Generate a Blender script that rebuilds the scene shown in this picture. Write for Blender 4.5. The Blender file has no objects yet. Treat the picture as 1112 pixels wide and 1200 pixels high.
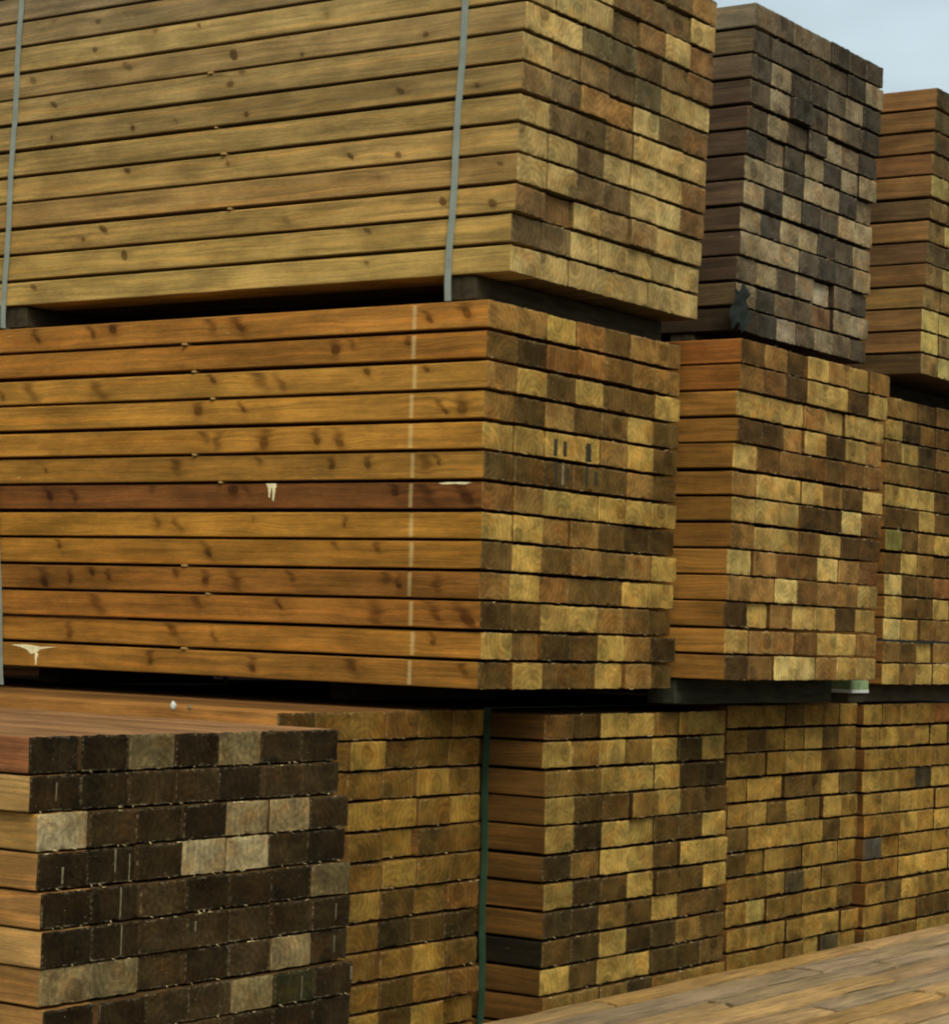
import bpy, math, random
from mathutils import Vector, Matrix
from mathutils.bvhtree import BVHTree
RND = random.Random(11)
C = bpy.context.scene.collection
H0 = 1.352                                   # camera height above the ground
F = 2754.9354906549083
CR = Matrix(((0.561165488, -0.827038575, 0.0331736455),
             (0.0597011992, 0.000468852257, -0.998216185),
             (0.825547737, 0.562144978, 0.0496382633)))

def lin(c):
    out = []
    for v in c:
        v = v / 255.0
        out.append(v / 12.92 if v <= 0.04045 else ((v + 0.055) / 1.055) ** 2.4)
    return out

def ray(px, py):
    return CR.transposed() @ Vector(((px - 556) / F, (py - 600) / F, 1.0))

# ------------------------------------------------------------------ camera
cam_d = bpy.data.cameras.new('camera')
cam = bpy.data.objects.new('camera', cam_d); C.objects.link(cam)
cam_d.sensor_fit = 'HORIZONTAL'; cam_d.sensor_width = 36.0
cam_d.lens = F / 1112 * 36.0
cam_d.clip_end = 3000; cam_d.clip_start = 0.05
mw = Matrix.Identity(4)
for i in range(3):
    mw[i][0] = CR[0][i]; mw[i][1] = -CR[1][i]; mw[i][2] = -CR[2][i]
mw[2][3] = H0
cam.matrix_world = mw
bpy.context.scene.camera = cam

# ------------------------------------------------------------------ helpers
def mesh_obj(name, verts, faces, mats, parent=None, fmat=None, uvs=None, attrs=None, smooth=False):
    me = bpy.data.meshes.new(name)
    me.from_pydata(verts, [], faces)
    for m in mats: me.materials.append(m)
    if fmat: me.polygons.foreach_set('material_index', fmat)
    if uvs:
        l = me.uv_layers.new(name='uv')
        l.data.foreach_set('uv', [c for f in uvs for p in f for c in p])
    if attrs:
        for n, (typ, dom, data) in attrs.items():
            a = me.attributes.new(n, typ, dom)
            a.data.foreach_set('color' if 'COLOR' in typ else 'value', data)
    if smooth: me.polygons.foreach_set('use_smooth', [True] * len(me.polygons))
    me.update()
    o = bpy.data.objects.new(name, me); C.objects.link(o)
    if parent: o.parent = parent
    return o

def tag(o, label=None, cat=None, group=None, kind=None):
    if label: o['label'] = label
    if cat: o['category'] = cat
    if group: o['group'] = group
    if kind: o['kind'] = kind
    return o

def mat_new(name):
    m = bpy.data.materials.new(name); m.use_nodes = True
    nt = m.node_tree; nt.nodes.clear()
    out = nt.nodes.new('ShaderNodeOutputMaterial')
    b = nt.nodes.new('ShaderNodeBsdfPrincipled')
    nt.links.new(b.outputs[0], out.inputs[0])
    return m, nt, b

class NB:
    """small node builder"""
    def __init__(s, nt): s.nt = nt; s.L = nt.links
    def put(s, inp, v):
        if isinstance(v, bpy.types.NodeSocket): s.L.new(v, inp)
        elif v is not None: inp.default_value = v
    def math(s, op, a, b=None, c=None, clamp=False):
        n = s.nt.nodes.new('ShaderNodeMath'); n.operation = op; n.use_clamp = clamp
        s.put(n.inputs[0], a); s.put(n.inputs[1], b); s.put(n.inputs[2], c)
        return n.outputs[0]
    def vmul(s, a, b):
        n = s.nt.nodes.new('ShaderNodeVectorMath'); n.operation = 'MULTIPLY'
        s.put(n.inputs[0], a); s.put(n.inputs[1], b); return n.outputs[0]
    def vadd(s, a, b):
        n = s.nt.nodes.new('ShaderNodeVectorMath'); n.operation = 'ADD'
        s.put(n.inputs[0], a); s.put(n.inputs[1], b); return n.outputs[0]
    def comb(s, x, y, z):
        n = s.nt.nodes.new('ShaderNodeCombineXYZ')
        s.put(n.inputs[0], x); s.put(n.inputs[1], y); s.put(n.inputs[2], z); return n.outputs[0]
    def sep(s, v):
        n = s.nt.nodes.new('ShaderNodeSeparateXYZ'); s.put(n.inputs[0], v); return n.outputs
    def noise(s, v, scale=1.0, detail=3.0, rough=0.55, dist=0.0):
        n = s.nt.nodes.new('ShaderNodeTexNoise'); s.put(n.inputs['Vector'], v)
        n.inputs['Scale'].default_value = scale; n.inputs['Detail'].default_value = detail
        n.inputs['Roughness'].default_value = rough; n.inputs['Distortion'].default_value = dist
        return n.outputs['Fac']
    def rmp(s, v, a, b, c=0.0, d=1.0, smooth=True):
        n = s.nt.nodes.new('ShaderNodeMapRange'); n.interpolation_type = 'SMOOTHSTEP' if smooth else 'LINEAR'
        s.put(n.inputs[0], v); s.put(n.inputs[1], a); s.put(n.inputs[2], b); s.put(n.inputs[3], c); s.put(n.inputs[4], d)
        return n.outputs[0]
    def mix(s, f, a, b, mode='MIX'):
        n = s.nt.nodes.new('ShaderNodeMix'); n.data_type = 'RGBA'; n.blend_type = mode
        s.put(n.inputs[0], f)
        for i, v in ((6, a), (7, b)):
            if isinstance(v, (tuple, list)): v = tuple(v)[:3] + (1.0,)
            s.put(n.inputs[i], v)
        return n.outputs[2]
    def attr(s, name, which='Fac'):
        n = s.nt.nodes.new('ShaderNodeAttribute'); n.attribute_name = name; return n.outputs[which]
    def bump(s, h, strength, dist):
        n = s.nt.nodes.new('ShaderNodeBump'); n.inputs['Strength'].default_value = strength
        n.inputs['Distance'].default_value = dist; s.put(n.inputs['Height'], h); return n.outputs[0]

# ------------------------------------------------------------------ materials
def side_material():
    m, nt, b = mat_new('treated_softwood_side'); n = NB(nt)
    uv = nt.nodes.new('ShaderNodeUVMap').outputs[0]
    tone = n.attr('tone', 'Color'); seed = n.attr('seed'); knot = n.attr('knot'); mark = n.attr('mark')
    x, y, _ = n.sep(uv)
    def P(sx, sy, off=0.0):
        return n.comb(n.math('MULTIPLY', x, sx), n.math('MULTIPLY', y, sy), n.math('MULTIPLY_ADD', seed, 97.0, off))
    warp = n.noise(P(3.5, 14), 1.0, 2)
    yw = n.math('MULTIPLY_ADD', warp, 0.03, y)
    yk = n.math('MULTIPLY_ADD', knot, 0.014, yw)
    g1 = n.noise(n.comb(n.math('MULTIPLY', x, 3.0), n.math('MULTIPLY', yk, 260), n.math('MULTIPLY', seed, 31.0)), 1.0, 3, 0.6)
    g2 = n.noise(n.comb(n.math('MULTIPLY', x, 1.2), n.math('MULTIPLY', yk, 60), n.math('MULTIPLY', seed, 53.0)), 1.0, 3, 0.6)
    bl = n.noise(P(5, 14, 5.0), 1.0, 3, 0.6)
    big = n.noise(P(1.3, 3, 9.0), 1.0, 2)
    fine = n.noise(P(60, 240, 2.0), 1.0, 3, 0.7)
    v = n.math('MULTIPLY', n.rmp(g1, 0.3, 0.7, 0.80, 1.14), n.rmp(g2, 0.3, 0.72, 0.74, 1.15))
    v = n.math('MULTIPLY', v, n.rmp(bl, 0.3, 0.7, 0.70, 1.20))
    v = n.math('MULTIPLY', v, n.rmp(big, 0.3, 0.7, 0.86, 1.12))
    v = n.math('MULTIPLY', v, n.rmp(fine, 0.3, 0.7, 0.88, 1.10))
    col = n.mix(1.0, tone, n.comb(v, v, v), 'MULTIPLY')
    red = n.mix(1.0, col, (1.10, 0.82, 0.55), 'MULTIPLY')
    col = n.mix(n.rmp(g2, 0.5, 0.75, 0.0, 0.55), col, red)
    kk = n.rmp(n.math('MULTIPLY_ADD', fine, 0.25, knot), 0.18, 0.95, 0, 0.85)
    col = n.mix(kk, col, n.mix(1.0, col, (0.22, 0.17, 0.13), 'MULTIPLY'))
    pale = n.mix(0.5, n.mix(1.0, col, (1.25, 1.3, 1.3), 'MULTIPLY'), (0.40, 0.31, 0.14))
    col = n.mix(n.math('MULTIPLY', mark, n.rmp(bl, 0.25, 0.6, 0.45, 1.0)), col, pale)
    # pale scuffs
    sc = n.rmp(n.noise(P(16, 70, 33.0), 1.0, 2, 0.7), 0.72, 0.80, 0, 0.55)
    col = n.mix(sc, col, pale)
    nt.links.new(col, b.inputs['Base Color'])
    b.inputs['Roughness'].default_value = 0.72
    b.inputs['Specular IOR Level'].default_value = 0.07
    hh = n.math('ADD', n.math('MULTIPLY', g1, 0.7), n.math('MULTIPLY', fine, 0.6))
    nt.links.new(n.bump(hh, 0.55, 0.0018), b.inputs['Normal'])
    return m

def end_material():
    m, nt, b = mat_new('sawn_softwood_end'); n = NB(nt)
    pos = nt.nodes.new('ShaderNodeNewGeometry').outputs['Position']
    patch = n.noise(n.vmul(pos, (1, .3, 1)), 3.1, 4, .65)
    uv = nt.nodes.new('ShaderNodeUVMap').outputs[0]
    tone = n.attr('tone', 'Color'); seed = n.attr('seed'); dirt = n.attr('knot')
    x, y, _ = n.sep(uv)
    s1 = n.math('FRACT', n.math('MULTIPLY', seed, 17.31)); s2 = n.math('FRACT', n.math('MULTIPLY', seed, 41.7))
    s3 = n.math('FRACT', n.math('MULTIPLY', seed, 73.9))
    z = n.math('MULTIPLY', seed, 61.0)
    def P(sx, sy, off=0.0):
        return n.comb(n.math('MULTIPLY', x, sx), n.math('MULTIPLY', y, sy), n.math('ADD', z, off))
    px = n.math('MULTIPLY_ADD', s1, 0.16, -0.005)            # pith position
    py = n.math('MULTIPLY_ADD', s2, 0.11, -0.03)
    dx = n.math('SUBTRACT', x, px); dy = n.math('SUBTRACT', y, py)
    d = n.math('SQRT', n.math('ADD', n.math('MULTIPLY', dx, dx), n.math('MULTIPLY', dy, dy)))
    w = n.noise(P(22, 22), 1.0, 3)
    dw = n.math('MULTIPLY_ADD', w, 0.022, d)
    ring = n.math('SINE', n.math('MULTIPLY', dw, 900.0))
    ring2 = n.math('SINE', n.math('MULTIPLY', dw, 340.0))
    core = n.rmp(n.math('MULTIPLY_ADD', w, 0.03, d), 0.034, 0.052, 0.0, 1.0)
    bl = n.noise(P(16, 20, 3), 1.0, 3, 0.6)
    st = n.noise(P(130, 16, 7), 1.0, 3, 0.6)
    fn = n.noise(P(420, 420, 9), 1.0, 2, 0.7)
    md = n.noise(P(95, 95, 13), 1.0, 3, 0.75)
    v = n.rmp(ring, -1, 1, 0.93, 1.06)
    v = n.math('MULTIPLY', v, n.rmp(ring2, -1, 1, 0.87, 1.07))
    v = n.math('MULTIPLY', v, n.rmp(core, 0, 1, n.math('MULTIPLY_ADD', s3, 0.35, 0.66), 1.06))
    v = n.math('MULTIPLY', v, n.rmp(bl, 0.3, 0.7, 0.70, 1.22))
    v = n.math('MULTIPLY', v, n.rmp(st, 0.3, 0.7, 0.88, 1.10))
    v = n.math('MULTIPLY', v, n.rmp(patch, 0.32, 0.66, 0.62, 1.18))
    v = n.math('MULTIPLY', v, n.rmp(fn, 0.3, 0.7, 0.95, 1.04))
    v = n.math('MULTIPLY', v, n.rmp(md, 0.3, 0.68, n.math('MULTIPLY_ADD', dirt, -0.26, 0.97), n.math('MULTIPLY_ADD', dirt, 0.2, 1.03)))
    col = n.mix(1.0, tone, n.comb(v, v, v), 'MULTIPLY')
    warm = n.mix(1.0, col, (1.10, 0.90, 0.72), 'MULTIPLY')
    col = n.mix(n.rmp(n.noise(P(11, 14, 21), 1.0, 2), 0.48, 0.72, 0.0, 0.8), col, warm)
    cool = n.mix(1.0, col, (0.88, 0.99, 1.02), 'MULTIPLY')
    col = n.mix(n.rmp(n.noise(P(9, 12, 41), 1.0, 2), 0.50, 0.72, 0.0, 0.8), col, cool)
    # radial drying checks
    ang = n.math('ARCTAN2', dy, dx)
    ck = n.noise(n.comb(n.math('MULTIPLY', ang, 9.0), n.math('MULTIPLY', d, 5.0), z), 1.0, 1)
    ck = n.rmp(ck, 0.70, 0.76, 0.0, 0.45)
    col = n.mix(ck, col, n.mix(1.0, col, (0.45, 0.4, 0.35), 'MULTIPLY'))
    # frayed pale fibres along the sawn edges
    e = n.attr('edge')
    fr = n.math('MULTIPLY', n.rmp(e, 0.35, 1.0), n.rmp(n.noise(P(70, 110, 51), 1.0, 3), 0.46, 0.70, 0.0, 0.62))
    col = n.mix(fr, col, n.mix(0.45, n.mix(1.0, col, (1.7, 1.65, 1.5), 'MULTIPLY'), (0.30, 0.25, 0.15)))
    spk = n.rmp(n.noise(P(210, 210, 61), 1.0, 1), 0.76, 0.80, 0.0, 0.4)
    col = n.mix(spk, col, (0.42, 0.37, 0.25))
    nt.links.new(col, b.inputs['Base Color'])
    b.inputs['Roughness'].default_value = 0.85
    b.inputs['Specular IOR Level'].default_value = 0.04
    hh = n.math('ADD', n.math('MULTIPLY', st, 0.6), n.math('MULTIPLY', fn, 0.7))
    nt.links.new(n.bump(hh, 0.5, 0.002), b.inputs['Normal'])
    return m

def simple_material(name, col, rough=0.7, var=0.25, scale=30.0, metal=0.0, bump=0.3, stretch=(1, 1, 1)):
    m, nt, b = mat_new(name); n = NB(nt)
    tc = nt.nodes.new('ShaderNodeTexCoord').outputs['Object']
    tc = n.vmul(tc, stretch)
    a = n.noise(tc, scale, 4, 0.6)
    v = n.rmp(a, 0.3, 0.7, 1 - var, 1 + var)
    c = n.mix(1.0, tuple(col), n.comb(v, v, v), 'MULTIPLY')
    nt.links.new(c, b.inputs['Base Color'])
    b.inputs['Specular IOR Level'].default_value = .5 if rough < .5 else .06
    b.inputs['Roughness'].default_value = rough; b.inputs['Metallic'].default_value = metal
    nt.links.new(n.bump(a, bump, 0.002), b.inputs['Normal'])
    return m

SIDE = side_material(); END = end_material()
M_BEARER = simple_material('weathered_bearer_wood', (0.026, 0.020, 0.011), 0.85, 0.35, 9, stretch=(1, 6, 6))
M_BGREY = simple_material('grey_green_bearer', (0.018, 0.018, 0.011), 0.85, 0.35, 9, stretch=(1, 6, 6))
M_STRAP = simple_material('pale_strap', (0.150, 0.165, 0.135), 0.4, 0.15, 14)
M_GREEN = simple_material('green_strap', (0.022, 0.044, 0.024), 0.38, 0.2, 14)
M_DRIP = simple_material('thin_drip', (0.10, 0.085, 0.05), 0.9, 0.3, 90)
M_DROP = simple_material('dried_dropping', (0.50, 0.43, 0.25), 0.9, 0.15, 60)
M_TAR = simple_material('dark_stain', (0.022, 0.018, 0.010), 0.7, 0.2, 60)
M_PLASTIC = simple_material('black_plastic', (0.010, 0.012, 0.010), 0.75, 0.4, 20)
M_WHITE = simple_material('white_scrap', (0.30, 0.30, 0.27), 0.6, 0.1, 20)
M_PGREEN = simple_material('pale_green_paint', (0.11, 0.15, 0.07), 0.6, 0.25, 20)
M_GREYCAP = simple_material('grey_plastic', (0.14, 0.14, 0.13), 0.45, 0.25, 20)
M_LATH = simple_material('lath_wood', (0.25, 0.155, 0.058), 0.8, 0.25, 20)

# ------------------------------------------------------------------ packs
# origin = near top corner (corner between long sides and ends), q = beam width,
# sx, sy = lean per row; tones per row: ends from the corner to the right
KG = 0.98
PK = {}
def pack(key, o, q, sx, sy, rows, side, pal, length, pitch=0.08, ov=None, desc='', count='top', n=13, rowx=None, drop=None, top=None, side_jit=.1):
    PK[key] = dict(o=Vector(o), q=q, sx=sx, sy=sy, rows=rows, side=side, pal=pal, L=length, pitch=pitch,
                   ov=ov or {}, desc=desc, count=count, n=n, rowx=rowx or {}, drop=drop or (lambda r, c: False), top=top, sj=side_jit)

pack('T1', (5.115, 3.357, 1.991), .1473, .0038, .0056,
     ['lmlmdml', 'mlmdddm', 'lmldddl', 'llldrlr', 'llggdmr', 'lmmdgll', 'mdooldr', 'lddmlll', 'llddllr'[:2] + 'dlllr', 'llddllr', 'rrlmmll', 'ddlllll', 'lllllll'],
     (136, 109, 62), dict(l=(136, 114, 66), m=(110, 88, 54), d=(78, 64, 45), r=(92, 69, 44), o=(126, 92, 50), g=(78, 70, 50)), 3.0,
     ov={0: (112, 95, 69), 1: (116, 98, 70), 2: (126, 105, 70), 3: (138, 115, 70), 4: (130, 106, 66), 5: (130, 107, 65), 6: (127, 104, 62), 7: (136, 111, 64), 8: (138, 111, 63), 9: (134, 105, 60), 10: (142, 113, 62), 11: (146, 118, 64), 12: (152, 124, 68)},
     desc='top left pack', count='bottom')
pack('M', (5.121, 3.462, .879), .1499, .0050, .0030,
     ['mmlrdmm', 'dkrrdmm', 'mldlddl', 'mdmddld', 'llllmld', 'ddkddmd', 'rmlllll', 'llmmdkk', 'dldmdml', 'mlrddll', 'kdllmdd', 'lmkdlmk', 'dlddlmd'],
     (140, 95, 38), dict(l=(134, 107, 50), m=(106, 79, 40), d=(75, 57, 30), k=(54, 41, 22), r=(104, 72, 36)), 3.0,
     ov={0: (142, 96, 40), 1: (134, 90, 36), 2: (142, 102, 42), 3: (148, 105, 42), 4: (146, 102, 40), 5: (138, 98, 40), 6: (100, 62, 28), 7: (146, 102, 38), 8: (140, 96, 36), 9: (116, 76, 30), 10: (132, 86, 34), 11: (140, 94, 36), 12: (132, 90, 36)},
     desc='middle left pack')
pack('T2', (6.625, 3.489, 2.042), .140, .0030, .0047,
     ['mdmmkdd', 'kddddkl', 'klkkdlk', 'dlkkmdk', 'dlddlmk', 'kmklkll', 'llkllkm', 'lklkdll', 'lkllkdl', 'llldkdl', 'mldlwmk', 'lkmmrll', 'kkwmlmd'],
     (76, 60, 45), dict(l=(112, 98, 71), w=(134, 119, 92), m=(88, 75, 56), d=(64, 56, 44), k=(50, 46, 39), r=(96, 70, 46)), 2.4, pitch=.0812,
     ov={0: (116, 102, 80), 1: (98, 82, 58), 2: (86, 70, 52), 12: (50, 40, 28), 11: (80, 64, 42)}, desc='top dark pack behind')  # shadow on the bottom row's long side is put into its colour
pack('R2', (6.285, 3.325, .911), .1530, -.0025, .0012,
     ['dmklmlm', 'mrkllkl', 'lllmlll', 'kkmlklm', 'ldddddd', 'mlllmkl', 'lllkkwd', 'mlldlkk', 'wmrdwmr', 'mmwdmml', 'klmllkl', 'lmmdllm', 'kdwwmll'],
     (126, 87, 37), dict(l=(134, 108, 55), w=(150, 128, 72), m=(108, 80, 42), d=(80, 58, 31), k=(58, 43, 25), r=(92, 64, 36)), 2.4,
     ov={0: (138, 86, 38), 1: (134, 86, 37)}, desc='second middle pack')
pack('T3', (7.831, 3.381, 2.012), .151, .0024, .004,
     ['dmmm', 'ddmd', 'dmdd', 'mmld', 'lmmd', 'mdml', 'mldm', 'ddmm', 'mldm', 'mmdl', 'llmd', 'lmll', 'mlml'],
     (110, 80, 46), dict(l=(128, 112, 60), m=(94, 76, 46), d=(70, 60, 42)), 2.4,
     ov={0: (118, 84, 48), 3: (106, 74, 44), 5: (84, 64, 42), 7: (90, 66, 42), 9: (112, 86, 48), 12: (86, 66, 40)}, desc='top right pack')
pack('R3', (7.737, 3.503, .89), .1461, -.0005, -.0012,
     ['mmdmdd', 'lkmddm', 'mlkmkd', 'mmddkd', 'lllddm', 'ddlddm', 'gdmldm', 'dlmddm', 'wddrdd', 'lddlkd', 'wlmmkd', 'mdlmmd', 'lmllmd'],
     (110, 74, 34), dict(l=(130, 106, 52), w=(146, 124, 68), m=(98, 74, 38), d=(70, 52, 27), k=(48, 38, 24), r=(90, 58, 32), g=(100, 92, 46)), 2.4, desc='middle pack at right edge')
pack('B0', (3.507, 3.466, -.249), .1500, .0050, -.0022,
     ['kkmkmkk', 'kkddkdd', 'wdkklld', 'kkkwwdk', 'kkdkkkm', 'kkddddk', 'lmdkdld', 'kkddmgk', 'dkkdkkk', 'kdkkmdk', 'dkkmkdk', 'kkdkkdk', 'kdkkdkk'],
     (150, 108, 58), dict(l=(106, 90, 60), w=(130, 114, 78), m=(86, 74, 50), d=(50, 41, 26), k=(38, 31, 19), g=(40, 40, 24)), 3.0,
     ov={0: (132, 84, 50), 1: (160, 124, 72), 2: (158, 120, 64), 5: (168, 128, 74)}, desc='front dark-ended pack', rowx={0: -.004, 1: -.004, 2: .010, 3: .010, 4: .012, 5: .008, 6: .010, 7: .010, 8: .010}, top=(128, 93, 60))
pack('B1', (4.615, 3.722, -.222), .1545, .0030, .0011,
     ['dmmrmm', 'mmldmm', 'mmmmlm', 'mmllml', 'mmmldm', 'mmmlmm', 'mmldmr', 'mmmkdk', 'mmmmld', 'mmmdmr', 'mmldlm', 'mmdmmm', 'mmmmmm'],
     (150, 102, 50), dict(l=(118, 91, 38), m=(94, 70, 31), d=(64, 48, 23), k=(42, 34, 19), r=(88, 61, 28)), 3.0,
     desc='pack left of green strap', drop=lambda r, c: r > 0 and c == 0)
pack('B2', (5.614, 3.553, -.227), .1544, .0025, .0004,
     ['rdllmll', 'lmlmlkl', 'mmlllkk', 'lddmldd', 'lkllddl', 'kmlldll', 'lkdlddl', 'kkmdldd', 'dklkkmd', 'ldllkkd', 'mmmkmmm', 'mmlmmdm', 'mdmmmmm'],
     (94, 65, 28), dict(l=(130, 105, 49), m=(98, 75, 36), d=(66, 50, 26), k=(46, 37, 21), r=(86, 60, 30)), 3.0,
     ov={8: (34, 28, 17)}, desc='pack right of green strap')
pack('B3', (6.735, 3.577, -.212), .1385, .0030, -.0006,
     ['mmmdmmm', 'mdmmldm', 'mmmlldm', 'mllddld', 'mldlmlm', 'dlllldm', 'dmlmllm', 'mmlklmm', 'mwmmmmd', 'mllmllm', 'mmmmlkm', 'mmmmmmm', 'mmmmmmm'],
     (100, 66, 30), dict(l=(130, 102, 46), w=(148, 124, 62), m=(104, 80, 36), d=(74, 57, 29), k=(66, 60, 42)), 2.4, desc='pack under pale green block')
pack('B4', (7.755, 3.571, -.218), .155, .0020, -.0015,
     ['lmmmrmm', 'llmlldm', 'lmmmmlm', 'llmklml', 'mllmmml', 'mmlmllm', 'smmmmml', 'mmlllml', 'mdlmllm', 'mdlddmm', 'mmmlllm', 'mmmmmmm', 'mmmmmmm'],
     (100, 66, 30), dict(l=(132, 104, 46), m=(108, 82, 36), d=(78, 60, 30), k=(48, 44, 36), r=(110, 70, 34), s=(62, 60, 56)), 2.4, desc='bottom pack at right edge')

for key, nc in (('T3', 7), ('R3', 8), ('B4', 9)):             # the packs run on past the right edge
    rw = PK[key]['rows']
    for r in range(13):
        while len(rw[r]) < nc: rw[r] += rw[(r + 5) % 13][len(rw[r]) % 4]

def plane_hit(p, px, py):
    """where the sight line through a pixel meets the long side of a pack: (row, metres from the end)"""
    r = ray(px, py); row = 6
    for _ in range(8):
        X = p['o'].x + p['sx'] * row
        w = r * (X / r.x); row = (p['o'].z - w.z) / p['pitch']
    return row, w.y - (p['o'].y + p['sy'] * int(row))

T1K = [(40, 335, 1), (430, 306, .8), (120, 267, 1.2), (97, 280, .7), (147, 297, 1.3), (335, 258, 1.1), (432, 268, 1), (518, 235, 1.1), (150, 198, .8), (268, 190, .9), (443, 206, .6), (412, 182, .9), (468, 181, .8), (157, 150, .7), (207, 141, .8), (62, 161, .8), (290, 134, .7), (470, 106, 1), (65, 122, 1), (272, 98, 1), (285, 82, .9), (40, 93, 1.1), (150, 76, 1.3), (275, 63, 1.5), (117, 24, .9), (65, 24, .7), (183, 34, 1), (385, 16, .9), (113, 57, .7), (235, 28, .7), (420, 62, .6), (576, 238, 1.2), (585, 190, .7), (560, 100, .6), (355, 63, .6), (500, 40, .7)]
MK = {0: [(45, 1), (110, .9), (133, 1.3), (250, 1.2), (282, 1.5), (548, 1.5), (505, .8)], 1: [(395, 1.4), (415, .7), (480, .9)],
      2: [(4, .8), (38, 1.4), (118, 1.6), (250, .8), (305, 1.7), (332, 1), (430, 1), (500, .8)], 3: [(235, 1.4), (288, .8), (545, 1.4), (525, .8)],
      4: [(245, 1), (258, 1.1), (313, 1.9), (375, 1.1), (402, 1.2)], 5: [(55, .5), (208, 1.3), (305, .8), (390, .8), (432, 1), (500, 1.4), (515, .7)],
      6: [(60, 1), (90, 1), (180, .9), (275, 1.6), (292, 1), (465, 1), (505, 1.4), (550, 1.5)], 7: [(186, .9), (212, 1), (298, .5), (405, .7)],
      8: [(70, .8), (245, 1.2), (395, .8), (443, .9)], 9: [(55, 1.5), (85, .9), (110, 1), (130, .9), (208, 1.1), (243, 1.1), (280, 1.3), (345, .9), (455, 1), (470, .8), (515, 1.2)],
      10: [(115, 1.6), (230, 1.2), (328, .8), (440, 1.7), (512, 1.2), (548, 1.7)], 11: [(80, 1.1), (200, 1.5), (250, .7), (505, .7)], 12: [(177, 1), (297, 1.1), (413, 1.4), (480, .6), (545, .9)]}
EK = dict(T1=.93, M=.95, R2=.92, B0=.88, B1=.86, B2=.86, B3=.86, B4=.86, T2=.9)  # dim light on the bottom packs is put into their end colours
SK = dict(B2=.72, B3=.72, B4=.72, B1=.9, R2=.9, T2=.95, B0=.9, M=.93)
KN = {('T1', r): [] for r in range(13)}
for px, py, s in T1K:
    row, u = plane_hit(PK['T1'], px, py)
    if 0 <= row < 13: KN[('T1', int(row))].append((u, (1 - (row - int(row))) * .075, s))
for r, lst in MK.items():
    p = PK['M']; out = []
    for px, s in lst:
        best = min(range(300, 900, 4), key=lambda y: abs(plane_hit(p, px, y)[0] - (r + .5)))
        row, u = plane_hit(p, px, best); out.append((u, RND.uniform(.02, .055), s))
    KN[('M', r)] = out
STRIPE = {r: plane_hit(PK['M'], 487 - r * .55, 378 + r * 33)[1] for r in range(13)}

def beam_boxes():
    out = []
    for key, p in PK.items():
        for r in range(p['n']):
            x = p['o'].x + p['sx'] * r + RND.uniform(-.003, .003) + p['rowx'].get(r, 0)
            yr = p['o'].y + p['sy'] * r + RND.uniform(-.006, .006)
            h = p['pitch'] - RND.uniform(*{'B0': (.0035, .006), 'T1': (.0055, .0085), 'M': (.0065, .0105)}.get(key, (.006, .010)))
            z = p['o'].z - (r + 1) * p['pitch'] + RND.uniform(0, .0008)
            for c, ch in enumerate(p['rows'][r]):
                w = p['q'] * RND.uniform(.985, 1.0) - (.0012 if not (key == 'B0' and r == 0) else .004)
                y = yr + RND.uniform(-.0035, .0035) + (RND.uniform(-.014, .014) if RND.random() < .22 and c > 0 else 0)
                if p['drop'](r, c):
                    x += p['q']; continue
                out.append(dict(key=key, r=r, c=c, ch=ch, x=x, y=y, z=z + H0, w=w, h=h + RND.uniform(-.0014, .0014), L=p['L'] + RND.uniform(-.02, .02),
                                rz=RND.uniform(-.0006, .0006)))
                x += p['q']
    return out
BEAMS = beam_boxes()

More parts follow.
